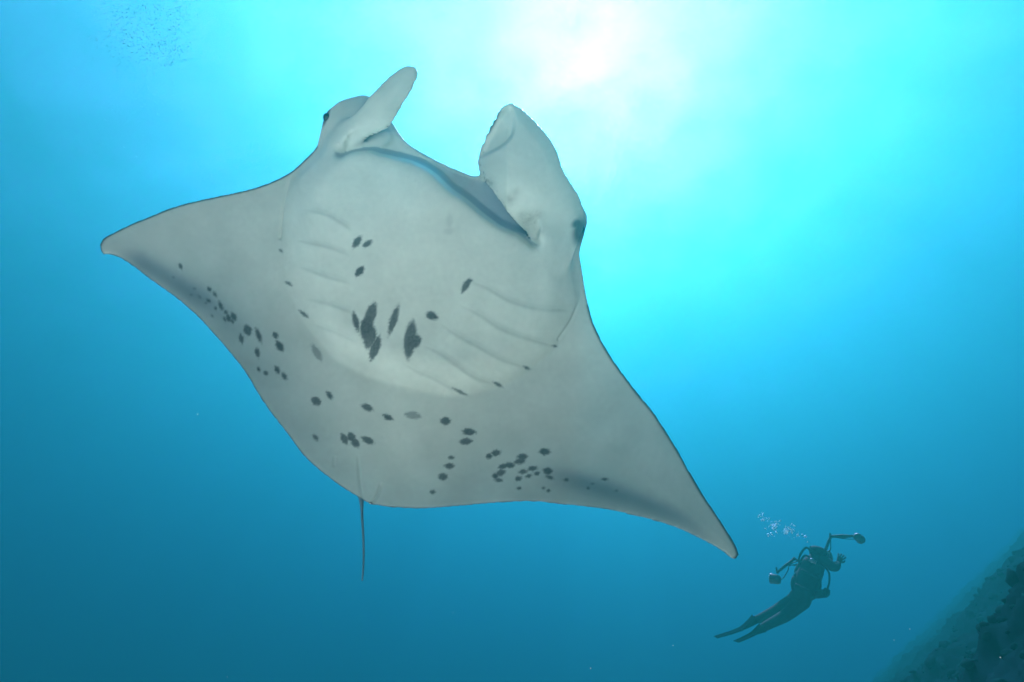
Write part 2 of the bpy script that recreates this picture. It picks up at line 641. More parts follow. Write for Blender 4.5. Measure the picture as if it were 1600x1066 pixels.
# markings, all measured on the photograph: x, y, length, width, angle (degrees, 0 = along x, counter-clockwise), strength
SPOTS = [
    (558, 378, 22, 11, 55, 1), (574, 381, 17, 9, 35, 1), (562, 424, 20, 11, 50, 1), (728, 446, 26, 10, 60, 1), (733, 439, 10, 7, 20, 1), (556, 503, 32, 10, 105, 1),
    (579, 492, 42, 17, 72, 1), (573, 510, 44, 20, 78, 1), (578, 527, 38, 20, 75, 1), (586, 544, 42, 15, 70, 1), (615, 500, 48, 12, 72, 1),
    (641, 531, 62, 20, 83, 1), (646, 533, 26, 24, 20, 1), (675, 494, 20, 12, -20, 1), (673, 493, 14, 14, 45, 1), (495, 551, 30, 11, 122, .6),
    (430, 524, 12, 9, 120, 1), (437, 541, 20, 11, 122, 1), (404, 524, 24, 8, 110, 1), (402, 551, 16, 8, 100, 1), (404, 577, 8, 5, 110, 1), (415, 583, 9, 7, 120, 1), (433, 578, 13, 8, 115, 1), (444, 588, 13, 7, 122, 1),
    (387, 516, 18, 13, 110, 1), (377, 529, 15, 8, 100, 1), (494, 627, 18, 13, 145, 1), (515, 618, 15, 8, 130, 1), (574, 637, 20, 11, 155, 1), (606, 652, 18, 9, 155, 1), (645, 649, 27, 12, 172, .6), (696, 658, 17, 13, 0, 1),
    (733, 675, 22, 11, 176, 1), (728, 690, 21, 11, 5, 1), (493, 684, 12, 7, 130, 1), (538, 686, 20, 11, 120, 1), (549, 683, 16, 13, 120, 1), (555, 692, 18, 12, 130, 1), (575, 688, 22, 11, 155, 1),
    (705, 715, 10, 6, 0, 1), (702, 728, 16, 9, 0, 1), (692, 745, 15, 12, 0, 1), (676, 769, 9, 7, 0, 1), (764, 713, 11, 9, 20, 1), (775, 708, 16, 10, 10, 1), (816, 714, 17, 10, 5, 1), (812, 721, 20, 9, 10, 1), (796, 727, 18, 9, 0, 1), (786, 729, 16, 8, 15, 1),
    (782, 739, 17, 10, 20, 1), (774, 744, 10, 9, 0, 1), (779, 750, 13, 7, 170, 1), (851, 706, 18, 11, 0, 1), (832, 732, 15, 8, 8, 1), (817, 737, 14, 8, 5, 1), (839, 740, 9, 7, 10, 1), (826, 744, 10, 6, 15, 1), (810, 748, 11, 8, 10, 1), (856, 736, 16, 11, 170, 1), (859, 746, 13, 6, 160, 1),
    (811, 763, 8, 5, 0, 1), (849, 763, 5, 4, 0, 1), (857, 767, 6, 5, 0, 1), (885, 750, 8, 5, 0, 1), (945, 749, 10, 5, 175, 1), (919, 763, 5, 4, 0, 1), (926, 756, 5, 3, 0, .8), (963, 767, 4, 3, 0, .8),
    (282, 416, 10, 6, 110, 1), (327, 452, 9, 6, 120, 1), (336, 460, 10, 5, 120, 1), (326, 470, 9, 5, 140, 1), (322, 474, 4, 3, 0, .8), (337, 482, 6, 4, 110, 1), (345, 478, 15, 6, 112, 1), (353, 488, 8, 5, 120, 1), (365, 495, 14, 9, 115, 1), (357, 497, 13, 8, 115, 1), (351, 499, 8, 4, 110, 1), (363, 502, 8, 5, 110, 1), (332, 494, 5, 3, 120, .8), (312, 464, 6, 3, 130, .7), (299, 461, 4, 3, 0, .7), (304, 451, 5, 3, 0, .7), (271, 433, 6, 3, 120, .5),
    (439, 392, 7, 4, 140, .9), (451, 443, 13, 5, 150, .9), (475, 491, 19, 6, 143, .9), (719, 612, 24, 5, 153, .9), (778, 601, 16, 6, 150, .9), (823, 575, 11, 5, 155, .9), (867, 541, 8, 4, 170, .9),
    (702, 345, 10, 22, 0, .14), (701, 362, 16, 10, 0, .14), (648, 283, 6, 4, 0, .1), (655, 286, 5, 3, 0, .1),
]
GILLS = [
    [(470, 326), (500, 331), (525, 341), (553, 360)], [(462, 374), (490, 380), (515, 385), (549, 399)], [(466, 416), (490, 423), (515, 432), (549, 442)], [(475, 465), (500, 470), (522, 476), (551, 487)], [(492, 506), (512, 514), (532, 521), (556, 533)],
    [(733, 438), (764, 450), (792, 467), (837, 481), (890, 484)], [(715, 474), (750, 491), (785, 514), (830, 530), (867, 540)], [(685, 502), (715, 523), (750, 542), (785, 561), (823, 573)], [(659, 539), (680, 547), (708, 565), (743, 589), (774, 599)], [(628, 565), (652, 579), (680, 591), (717, 611)],
]
FOLDS = [([(559, 709), (561, 735), (563, 755), (566, 776)], 7), ([(596, 752), (592, 768), (586, 780), (579, 786)], 12), ([(523, 712), (522, 728)], 4),
         ([(455, 273), (447, 300), (441, 335), (437, 372)], 10), ([(905, 468), (893, 500), (873, 530)], 6)]


def paint_and_fold(me):
    n = len(me.vertices)
    V = np.empty(n * 3)
    me.vertices.foreach_get('co', V)
    V = V.reshape(-1, 3)
    Nn = np.empty(n * 3)
    me.vertices.foreach_get('normal', Nn)
    Nn = Nn.reshape(-1, 3)
    W = V @ BASIS + O_B
    px = to_px(W)
    belly = sstep(0.05, 0.35, Nn[:, 2])
    disp = np.zeros(n)

    def local(poly, r):
        a, b = poly.min(0) - r, poly.max(0) + r
        return np.where((px[:, 0] > a[0]) & (px[:, 0] < b[0]) & (px[:, 1] > a[1]) & (px[:, 1] < b[1]) & (belly > 0))[0]

    nz1, nz2, nz3, nz4 = np.zeros(n), np.zeros(n), np.zeros(n), np.zeros(n)
    for i in np.where(belly > 0)[0]:
        a, b = px[i]
        nz1[i] = noise.noise((a * .11, b * .11, 0))
        nz2[i] = noise.noise((a * .35, b * .35, 4))
        nz4[i] = noise.noise((a * .7, b * .7, 6))
        nz3[i] = noise.noise((a * .02, b * .02, 9))
    for g in GILLS:
        c = catmull(g, 4)
        i = local(c, 34)
        d, sd_, t = seg_dist(px[i], c, False)
        ends = sstep(0, .10, t) * sstep(1, .93, t)
        low = sd_ > 0          # the side towards the tail
        amp = sstep(0, .35, t) * sstep(1, .8, t)
        disp[i] += amp * 0.006 * sstep(-6, 6, d * sd_) * np.where(low, np.exp(-np.clip(d - 6, 0, 99) / 14), 1) - ends * 0.0009 * np.exp(-(d / 1.8) ** 2)
    for g, dep in FOLDS:
        c = catmull(g, 4)
        i = local(c, 12)
        d, sd_, t = seg_dist(px[i], c, False)
        ends = sstep(0, .3, t)
        disp[i] -= ends * dep * 0.001 * np.exp(-(d / 2.2) ** 2)
    # the curled, hollow tip of the right head fin
    cr = catmull([(801, 163), (807, 185), (806, 205), (797, 222), (775, 237), (747, 250), (738, 235), (756, 200), (775, 165), (790, 155)], 5, True)
    inn = catmull([(801, 163), (807, 185), (806, 205), (797, 222), (775, 237), (747, 250)], 4)
    rimp = catmull([(797, 161), (785, 166), (776, 178), (766, 197), (755, 220), (746, 244)], 4)
    i = local(cr, 4)
    di = seg_dist(px[i], inn, False)[0]
    do = seg_dist(px[i], rimp, False)[0]
    ins_ = inside(px[i], cr)
    hollow = np.zeros(n)
    allv = np.where((px[:, 0] > 735) & (px[:, 0] < 815) & (px[:, 1] > 150) & (px[:, 1] < 258) & (V[:, 2] > 0.03))[0]
    di = seg_dist(px[allv], inn, False)[0]
    do = seg_dist(px[allv], rimp, False)[0]
    hollow[allv] = np.where(inside(px[allv], cr), 0.034 * sstep(0, 8, di) * sstep(0, 12, do), 0)
    # soft hollows and swellings of the skin
    disp += 0.004 * nz3 * belly
    # colour
    base = np.array([0.86, 0.83, 0.70])
    col = np.tile(base, (n, 1)) * (1 + 0.07 * nz3 + 0.035 * nz1 + 0.015 * nz2)[:, None]
    dark = np.array([0.04, 0.06, 0.07])
    dsc = catmull(DISC, 10, True)
    i = np.where((px[:, 0] > 400) & (px[:, 0] < 960) & (px[:, 1] > 170) & (px[:, 1] < 660))[0]
    dd_ = seg_dist(px[i], dsc, True)[0]
    white = np.zeros(n)
    white[i] = sstep(-8, 22, np.where(inside(px[i], dsc), dd_, -dd_))
    throat = np.exp(-(((px[:, 0] - 640) / 190) ** 2 + ((px[:, 1] - 300) / 130) ** 2))
    col = col * (0.82 + 0.12 * white + 0.10 * white * throat)[:, None]
    k = np.zeros(n)
    for sx, sy, ln, wd, ang, st in SPOTS:
        st *= random.uniform(.92, 1.0)
        i = np.where((np.abs(px[:, 0] - sx) < ln * 1.2 + 4) & (np.abs(px[:, 1] - sy) < ln * 1.2 + 4) & (belly > 0))[0]
        if not len(i):
            continue
        a = math.radians(ang)
        dx, dy = px[i, 0] - sx, -(px[i, 1] - sy)
        u = (dx * math.cos(a) + dy * math.sin(a)) / (ln / 2)
        w = (-dx * math.sin(a) + dy * math.cos(a)) / (wd / 2)
        pw = 1.6
        r = (np.abs(u) ** pw + np.abs(w) ** pw) ** (1 / pw)
        soft = max(0.20, 3.6 / wd) if st >= .55 else 0.5
        r = r + (nz2[i] + .35 * nz4[i]) * min(.45, 3.6 / wd)
        k[i] = np.maximum(k[i], st * sstep(1 + soft, 1 - soft, r))
    k *= 0.93 + 0.1 * nz2
    k = np.clip(k, 0, 1)
    # dusky band along the hind edge of both wings
    shade = np.array([0.13, 0.20, 0.24])
    kb = np.zeros(n)
    for band, hw, st in (([(172, 388), (205, 402), (245, 425), (290, 453), (330, 478), (370, 512)], 19, .75), ([(845, 735), (900, 752), (960, 771), (1020, 793), (1070, 815), (1112, 846), (1140, 866)], 18, .72)):
        c = catmull(band, 8)
        i = local(c, 50)
        d, sd_, t = seg_dist(px[i], c, False)
        if hw:
            kb[i] = np.maximum(kb[i], st * np.exp(-(d / hw) ** 2) * (sstep(0, .25, t) * sstep(1, .6, t) * .75 + .25))
    col = col * (1 - kb[:, None]) + shade * kb[:, None]
    # brownish scuffs on the inner side of the right head fin
    for sx, sy, r_, st in ((828, 346, 13, .75), (818, 338, 10, .4), (797, 312, 9, .55), (806, 300, 7, .35), (842, 335, 8, .35), (765, 285, 8, .3), (840, 362, 9, .4)):
        q = np.exp(-((px[:, 0] - sx) ** 2 + (px[:, 1] - sy) ** 2) / r_ ** 2) * st * belly * (0.6 + 0.8 * np.abs(nz2) + .4 * nz1)
        col = col * (1 - np.clip(q, 0, 1)[:, None]) + np.array([.20, .17, .12]) * np.clip(q, 0, 1)[:, None]
    # dark roof of the mouth behind the lower lip, mouth shadow included in its colour
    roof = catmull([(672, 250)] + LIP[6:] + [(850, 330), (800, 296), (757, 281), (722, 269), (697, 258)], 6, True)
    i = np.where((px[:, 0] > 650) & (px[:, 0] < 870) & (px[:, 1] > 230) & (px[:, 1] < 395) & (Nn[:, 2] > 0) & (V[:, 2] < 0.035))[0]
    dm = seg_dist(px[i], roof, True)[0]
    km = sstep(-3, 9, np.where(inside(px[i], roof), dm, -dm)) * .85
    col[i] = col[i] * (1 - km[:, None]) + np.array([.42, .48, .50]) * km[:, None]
    # the grey hind margin, with shade painted over the brightly lit rear belly
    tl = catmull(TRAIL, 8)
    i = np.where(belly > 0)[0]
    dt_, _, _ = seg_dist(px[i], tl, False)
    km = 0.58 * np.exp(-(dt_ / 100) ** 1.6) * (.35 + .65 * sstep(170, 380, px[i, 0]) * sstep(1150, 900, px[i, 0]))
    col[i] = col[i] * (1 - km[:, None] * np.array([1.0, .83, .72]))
    # shade painted on the inner wall of the mouth, where sun lights it
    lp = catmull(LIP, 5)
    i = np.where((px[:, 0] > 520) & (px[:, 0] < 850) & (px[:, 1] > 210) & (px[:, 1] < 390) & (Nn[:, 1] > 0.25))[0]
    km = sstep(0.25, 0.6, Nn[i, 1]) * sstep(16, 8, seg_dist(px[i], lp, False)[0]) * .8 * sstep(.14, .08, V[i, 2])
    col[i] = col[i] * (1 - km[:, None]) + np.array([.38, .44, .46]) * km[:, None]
    col = col * (1 - k[:, None]) + dark * k[:, None]
    # dark back, wrapping round the front edge of the wings, and the dark eye patches
    back = sstep(0.10, -0.25, Nn[:, 2])
    for line, wd in ((LEAD_L, 4.4), (LEAD_R[2:] + TRAIL[:2], 6.0), (TRAIL + LEAD_L[:1], 3.0)):
        c = catmull(line, 8)
        i = local(c, 14)
        d, sd_, t = seg_dist(px[i], c, False)
        back[i] = np.maximum(back[i], sstep(wd, wd * .15, d))
    for sx, sy, rx, ry, an in ((509, 183, 4, 16, 22), (906, 362, 10, 21, 10), (770, 192, 3.5, 26, 29), (902, 350, 7, 9, 60)):
        a = math.radians(an)
        dx, dy = px[:, 0] - sx, px[:, 1] - sy
        u = dx * math.cos(a) + dy * math.sin(a)
        w = -dx * math.sin(a) + dy * math.cos(a)
        back = np.maximum(back, sstep(1.55, .45, np.sqrt((u / rx) ** 2 + (w / ry) ** 2)) * belly * .88)
    col = col * (1 - back[:, None]) + np.array([.03, .045, .06]) * back[:, None]
    V = V + Nn * (disp * belly)[:, None]
    V[:, 2] -= hollow
    me.vertices.foreach_set('co', (V @ BASIS + O_B - MANTA_AT).ravel())
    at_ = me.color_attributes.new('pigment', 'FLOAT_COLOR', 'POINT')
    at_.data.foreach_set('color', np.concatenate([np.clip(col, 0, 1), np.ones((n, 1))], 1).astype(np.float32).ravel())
    me.update()


def skin_material():
    m = bpy.data.materials.new('manta_skin')
    m.use_nodes = True
    n, l = m.node_tree.nodes, m.node_tree.links
    b = n['Principled BSDF']
    a = n.new('ShaderNodeAttribute')
    a.attribute_name = 'pigment'
    tc = n.new('ShaderNodeTexCoord')
    nz = n.new('ShaderNodeTexNoise')
    nz.inputs['Scale'].default_value = 40
    nz.inputs['Detail'].default_value = 8
    l.new(tc.outputs['Object'], nz.inputs['Vector'])
    mp = n.new('ShaderNodeMapRange')
    mp.inputs['To Min'].default_value = 0.97
    mp.inputs['To Max'].default_value = 1.03
    l.new(nz.outputs['Fac'], mp.inputs['Value'])
    mx = n.new('ShaderNodeMix')
    mx.data_type = 'RGBA'
    mx.blend_type = 'MULTIPLY'
    mx.inputs['Factor'].default_value = 1
    l.new(a.outputs['Color'], mx.inputs['A'])
    l.new(mp.outputs['Result'], mx.inputs['B'])
    l.new(mx.outputs['Result'], b.inputs['Base Color'])
    b.inputs['Roughness'].default_value = 0.45
    b.inputs['Specular IOR Level'].default_value = 0.35
    n2 = n.new('ShaderNodeTexNoise')
    n2.inputs['Scale'].default_value = 5
    n2.inputs['Detail'].default_value = 10
    n2.inputs['Roughness'].default_value = 0.5
    l.new(tc.outputs['Object'], n2.inputs['Vector'])
    m2 = n.new('ShaderNodeMapRange')
    m2.inputs['From Min'].default_value = 0.3
    m2.inputs['From Max'].default_value = 0.7
    m2.inputs['To Min'].default_value = 0.93
    m2.inputs['To Max'].default_value = 1.04
    l.new(n2.outputs['Fac'], m2.inputs['Value'])
    mx2 = n.new('ShaderNodeMix')
    mx2.data_type = 'RGBA'
    mx2.blend_type = 'MULTIPLY'
    mx2.inputs['Factor'].default_value = 1
    l.new(mx.outputs['Result'], mx2.inputs['A'])
    l.new(m2.outputs['Result'], mx2.inputs['B'])
    l.new(mx2.outputs['Result'], b.inputs['Base Color'])
    bp = n.new('ShaderNodeBump')
    bp.inputs['Strength'].default_value = 0.06
    bp.inputs['Distance'].default_value = 0.01
    l.new(nz.outputs['Fac'], bp.inputs['Height'])
    l.new(bp.outputs[0], b.inputs['Normal'])
    return m


MANTA_AT = O_B.copy()


def body_point(px, py, z):
    q = unproject([(px, py)], lambda x, y: 0 * x + z)[0]
    return np.array([q[0], q[1], z]) @ BASIS + O_B


def tube_geo(pts, rads, seg=8):
    """Tapered tube: returns verts, faces."""
    pts = [Vector(p) for p in pts]
    v, f = [], []
    prev = None
    for i, p in enumerate(pts):
        t = (pts[min(i + 1, len(pts) - 1)] - pts[max(i - 1, 0)]).normalized()
        if prev is None:
            a = t.orthogonal().normalized()
        else:
            a = (prev - t * prev.dot(t)).normalized()
        prev = a
        b = t.cross(a)
        r = rads[i] if hasattr(rads, '__len__') else rads
        for j in range(seg):
            an = j * math.tau / seg
            v.append(p + (a * math.cos(an) + b * math.sin(an)) * r)
    for i in range(len(pts) - 1):
        for j in range(seg):
            k = (j + 1) % seg
            f.append((i * seg + j, i * seg + k, (i + 1) * seg + k, (i + 1) * seg + j))
    f.append(tuple(range(seg))[::-1])
    f.append(tuple((len(pts) - 1) * seg + j for j in range(seg)))
    return v, f


def make_manta():
    me = build_manta_mesh()
    me.materials.clear()
    paint_and_fold(me)
    # thin whip tail, grown from the same mesh
    bm = bmesh.new()
    bm.from_mesh(me)
    lay = bm.verts.layers.float_color['pigment']
    line = catmull([(563, 765), (565, 785), (566, 810), (568, 845), (568, 880), (566, 907)], 8)
    pts = [body_point(p[0], p[1], -0.045 - 0.0004 * i) - MANTA_AT for i, p in enumerate(line)]
    rad = np.linspace(0.0095, 0.0050, len(pts))
    rad[:5] = [.026, .022, .017, .0135, .011]
    v, f = tube_geo(pts, rad)
    nv = [bm.verts.new(p) for p in v]
    for q in nv:
        q[lay] = (.05, .13, .18, 1)
    for q in f:
        bm.faces.new([nv[i] for i in q])
    bm.normal_update()
    bm.to_mesh(me)
    bm.free()
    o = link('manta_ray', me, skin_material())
    o.location = MANTA_AT
    bpy.context.view_layer.update()
    tag(o, 'large pale bellied manta ray with dark spots gliding overhead', 'manta ray')
    em = material('eye_dark', (0.01, 0.012, 0.016), 0.15, 0.6)
    for (ex, ey, ez, r) in ((512, 184, -0.03, 0.026), (907, 357, -0.02, 0.028)):
        bm = bmesh.new()
        bmesh.ops.create_uvsphere(bm, u_segments=20, v_segments=12, radius=r)
        em_ = bpy.data.meshes.new('eye')
        bm.to_mesh(em_)
        bm.free()
        e = link('eye', em_, em)
        e.location = body_point(ex, ey, ez)
        bpy.context.view_layer.update()
        e.parent = o
        e.matrix_parent_inverse = o.matrix_world.inverted()
    return o


make_manta()


# ------------------------------------------------------------------ diver
def ico(r, sub=2, sc=(1, 1, 1)):
    bm = bmesh.new()
    bmesh.ops.create_icosphere(bm, subdivisions=sub, radius=r)
    bmesh.ops.scale(bm, vec=sc, verts=bm.verts)
    me = bpy.data.meshes.new('m')
    bm.to_mesh(me)
    bm.free()
    return me


def skinned(name, verts, edges, radii, mat, parent, root=0, sub=2):
    """A continuous tapered body grown over a skeleton."""
    me = bpy.data.meshes.new(name)
    me.from_pydata([tuple(v) for v in verts], edges, [])
    o = bpy.data.objects.new(name + '_rig', me)
    C.objects.link(o)
    md = o.modifiers.new('skin', 'SKIN')
    md.use_smooth_shade = True
    for i, sv in enumerate(me.skin_vertices[0].data):
        r = radii[i]
        sv.radius = (r[0] * DK, r[1] * DK) if hasattr(r, '__len__') else (r * DK, r * DK)
        sv.use_root = (i == root)
    sb = o.modifiers.new('sub', 'SUBSURF')
    sb.levels = sb.render_levels = sub
    dg = bpy.context.evaluated_depsgraph_get()
    res = bpy.data.meshes.new_from_object(o.evaluated_get(dg))
    res.name = name
    bpy.data.objects.remove(o)
    bpy.data.meshes.remove(me)
    res.materials.clear()
    return link(name, res, mat, parent)


def tube(name, pts, rad, mat, parent, seg=8, smooth_step=None):
    if smooth_step:
        pts = [Vector(p) for p in catmull([tuple(p) for p in pts], smooth_step)]
    if hasattr(rad, '__len__') and len(rad) != len(pts):
        rad = np.interp(np.linspace(0, 1, len(pts)), np.linspace(0, 1, len(rad)), rad)
    v, f = tube_geo(pts, np.array(rad) * DK if hasattr(rad, '__len__') else rad * DK, seg)
    return pyd(name, v, f, mat, parent)


VIEW = Vector(ray(1260, 905))          # from the photographer to the diver
DD = 10.8
DK = DD / 8.5


def dv(px, py, back=0.0):
    """A point on the diver: reference pixel and metres behind (+) or before (-) the torso."""
    return at(px, py, DD + back)


def make_diver():
    root = empty('person', dv(1258, 930))
    suit = material('neoprene_black', (0.003, 0.009, 0.014), 0.85, 0.08, 0.3, 14)
    web = material('vest_fabric', (0.004, 0.010, 0.015), 0.85, 0.05, 0.3, 30)
    steel = material('tank_paint', (0.02, 0.04, 0.05), 0.45, 0.5)
    chrome = material('bright_metal', (0.15, 0.22, 0.25), 0.4, 0.4, metallic=0.4)
    rubber = material('fin_rubber', (0.002, 0.006, 0.009), 0.9, 0.0)
    skin = material('mask_skirt', (0.02, 0.02, 0.022), 0.4, 0.4)
    J = [
        dv(1251, 934),            # 0 pelvis
        dv(1258, 914, -.02),      # 1 waist
        dv(1266, 896, .0),        # 2 chest
        dv(1272, 882, .02),       # 3 neck base
        dv(1275, 873, .06),       # 4 neck
        dv(1278, 862, .07),       # 5 head
        dv(1279, 853, .08),       # 6 crown
        dv(1256, 884, .04),       # 7 left shoulder
        dv(1246, 896, .20),       # 8 left elbow
        dv(1258, 884, .42),       # 9 left wrist
        dv(1290, 879, .04),       # 10 right shoulder
        dv(1305, 889, .12),       # 11 right elbow
        dv(1309, 880, .33),       # 12 right wrist
        dv(1243, 936, .04),       # 13 left hip
        dv(1216, 953, .12),       # 14 left knee
        dv(1187, 967, -.02),      # 15 left ankle
        dv(1252, 941, -.04),      # 16 right hip
        dv(1228, 962, -.02),      # 17 right knee
        dv(1197, 978, -.14),      # 18 right ankle
        dv(1178, 970, -.06),      # 19 left toes
        dv(1187, 984, -.18),      # 20 right toes
        dv(1283, 874, .05),       # 21 right collar
        dv(1265, 877, .05),       # 22 left collar
    ]
    E_ = [(0, 1), (1, 2), (2, 3), (3, 4), (4, 5), (5, 6), (3, 22), (22, 7), (7, 8), (8, 9), (3, 21), (21, 10), (10, 11), (11, 12), (0, 13), (13, 14), (14, 15), (0, 16), (16, 17), (17, 18), (15, 19), (18, 20)]
    Rr = [(.17, .14), (.17, .13), (.19, .14), (.13, .11), .075, .118, .09, .078, .055, .042, .078, .06, .045, .10, .075, .055, .10, .075, .055, .05, .05, .09, .09]
    skinned('body', J, E_, Rr, suit, root)
    # hands: palm with five gloved fingers each, closed on the grips or raised
    for wrist, direc, side in ((J[9], (Vector((.25, 1, .2))).normalized(), 1), (J[12], (dv(1317, 866, .42) - J[12]).normalized(), -1)):
        palm = wrist + direc * .07
        across = direc.cross(VIEW).normalized()
        if across.length < .1:
            across = direc.orthogonal()
        vs, es, rs = [wrist, palm, wrist + direc * .11], [(0, 1), (1, 2)], [.032, .036, .034]
        for k, (off, ln) in enumerate(((-.036, .075), (-.012, .088), (.012, .083), (.036, .062))):
            b = wrist + direc * .105 + across * off
            m1 = b + direc * ln * .55 + across * off * .35 + VIEW * .01
            m2 = b + direc * ln + across * off * .55 + VIEW * .03
            i0 = len(vs)
            vs += [b, m1, m2]
            es += [(2, i0), (i0, i0 + 1), (i0 + 1, i0 + 2)]
            rs += [.011, .010, .009]
        b = wrist + direc * .045 + across * side * .04
        i0 = len(vs)
        vs += [b, b + direc * .035 + across * side * .025, b + direc * .07 + across * side * .03]
        es += [(1, i0), (i0, i0 + 1), (i0 + 1, i0 + 2)]
        rs += [.013, .011, .010]
        skinned('glove', vs, es, rs, suit, root, 0, 1)
    # tank on the back (the side turned to the photographer)
    up = (J[3] - J[0]).normalized()
    side = up.cross(VIEW).normalized()
    tb = J[0] + up * .0 - VIEW * .24 + side * .03
    tt = tb + up * .50
    prof = [(0, .02), (.0, .07), (.02, .088), (.10, .09), (.42, .09), (.50, .085), (.55, .06), (.575, .025), (.61, .022)]
    pts = [tb + up * a for a, r in prof]
    tank = tube('scuba_tank', pts, [r for a, r in prof], steel, root, 20)
    tag(tank, 'dull grey scuba tank strapped to the back')
    top = tb + up * .60
    tube('tank_valve', [top - side * .05, top + side * .05], .022, chrome, tank, 12)
    tube('first_stage', [top + side * .01 - VIEW * .0, top + side * .01 - VIEW * .07], [.03, .026], chrome, tank, 12)
    for q in (.16, .40):
        ring = [tb + up * q + (side * math.cos(a) + VIEW * math.sin(a)) * .094 for a in np.linspace(0, math.tau, 20)]
        tube('tank_band', ring, .012, web, tank, 6)
    # buoyancy vest: wing shaped cushion round the tank and shoulder straps
    wing = []
    for a in np.linspace(0, math.tau, 28, endpoint=False):
        x_, y_ = math.cos(a), math.sin(a)
        p = J[0] + up * (.25 + .21 * y_) + side * (.155 * x_ * (1 - .18 * y_)) - VIEW * (.10 - .05 * abs(x_))
        wing.append(p)
    wing.append(wing[0])
    tube('buoyancy_vest', wing, .045, web, root, 10)
    for s_ in (-1, 1):
        tube('shoulder_strap', [J[0] + up * .12 + side * s_ * .14 + VIEW * .06, J[2] + side * s_ * .15 + VIEW * .14, J[3] + side * s_ * .12 + VIEW * .05 + up * .05, J[2] + side * s_ * .10 - VIEW * .14], .022, web, root, 8, .03)
    # mask, strap, regulator
    head = J[5]
    fwd = (VIEW + Vector((0, 0, .25))).normalized()
    hs = fwd.cross(up).normalized()
    mk = ico(.075, 2, (1, .5, .62))
    o = link('diving_mask', mk, skin)
    o.matrix_world = Matrix.Translation(head + fwd * .10 + up * .01) @ Matrix((hs, fwd, hs.cross(fwd))).transposed().to_4x4()
    bpy.context.view_layer.update()
    o.parent = root
    o.matrix_parent_inverse = root.matrix_world.inverted()
    tube('mask_strap', [head + (fwd * math.cos(a) + hs * math.sin(a)) * .118 + up * .015 for a in np.linspace(0, math.tau, 24)], .011, rubber, root, 6)
    o = link('regulator', ico(.045, 2, (1, .7, .8)), skin)
    o.location = head + fwd * .15 - up * .06
    bpy.context.view_layer.update()
    o.parent = root
    o.matrix_parent_inverse = root.matrix_world.inverted()
    # hoses
    reg = head + fwd * .14 - up * .06
    tube('regulator_hose', [top - side * .03, dv(1262, 856, -.1), dv(1251, 866, 0), dv(1250, 880, .1), reg], .013, rubber, root, 7, .03)
    tube('inflator_hose', [top - side * .04, dv(1258, 868, -.15), dv(1248, 884, -.05), dv(1243, 899, .05), dv(1236, 913, .05)], .012, rubber, root, 7, .03)
    tube('gauge_hose', [top + side * .04, dv(1292, 890, -.15), dv(1296, 908, -.1), dv(1291, 925, -.05)], .011, rubber, root, 7, .03)
    o = tube('pressure_gauge', [dv(1293, 920, -.06), dv(1291, 926, -.06), dv(1288, 932, -.06)], [.03, .045, .03], rubber, root, 12)
    o = tube('weight_pouch', [dv(1278, 922, -.1), dv(1281, 929, -.1), dv(1283, 935, -.1)], [.05, .07, .05], web, root, 10)
    # fins
    for (fx, fy, fb), (mx, my, mb), (tx, ty, tbk) in (((1180, 967, -.05), (1157, 983, -.12), (1118, 996, -.2)), ((1192, 981, -.16), (1172, 993, -.25), (1150, 1003, -.33))):
        a, m_, t = dv(fx, fy, fb), dv(mx, my, mb), dv(tx, ty, tbk)
        nrm = (t - a).normalized()
        wdir = (VIEW * .95 + up.cross(VIEW) * .25)
        wdir = (wdir - nrm * wdir.dot(nrm)).normalized()
        th = nrm.cross(wdir).normalized()
        line = [Vector(p) for p in catmull([tuple(a), tuple(m_), tuple(t)], .04)]
        v, f = [], []
        nL = len(line)
        for i, p in enumerate(line):
            q = i / (nL - 1)
            w = .055 + .055 * min(1, q * 2.2)
            h = .05 * max(0, 1 - q * 2.6) + .012 * (1 - q) + .003
            for cw, ch in ((-1, 0), (-.9, 1), (-.45, .55), (.45, .55), (.9, 1), (1, 0), (.9, -1), (.45, -.55), (-.45, -.55), (-.9, -1)):
                v.append(p + wdir * w * cw + th * h * ch)
        for i in range(nL - 1):
            for j in range(10):
                k = (j + 1) % 10
                f.append((i * 10 + j, i * 10 + k, (i + 1) * 10 + k, (i + 1) * 10 + j))
        f.append(tuple(range(10))[::-1])
        f.append(tuple((nL - 1) * 10 + j for j in range(10)))
        pyd('swim_fin', v, f, rubber, root)
    tag(root, 'scuba diver in black wetsuit swimming upward with trailing fins', 'person')


make_diver()


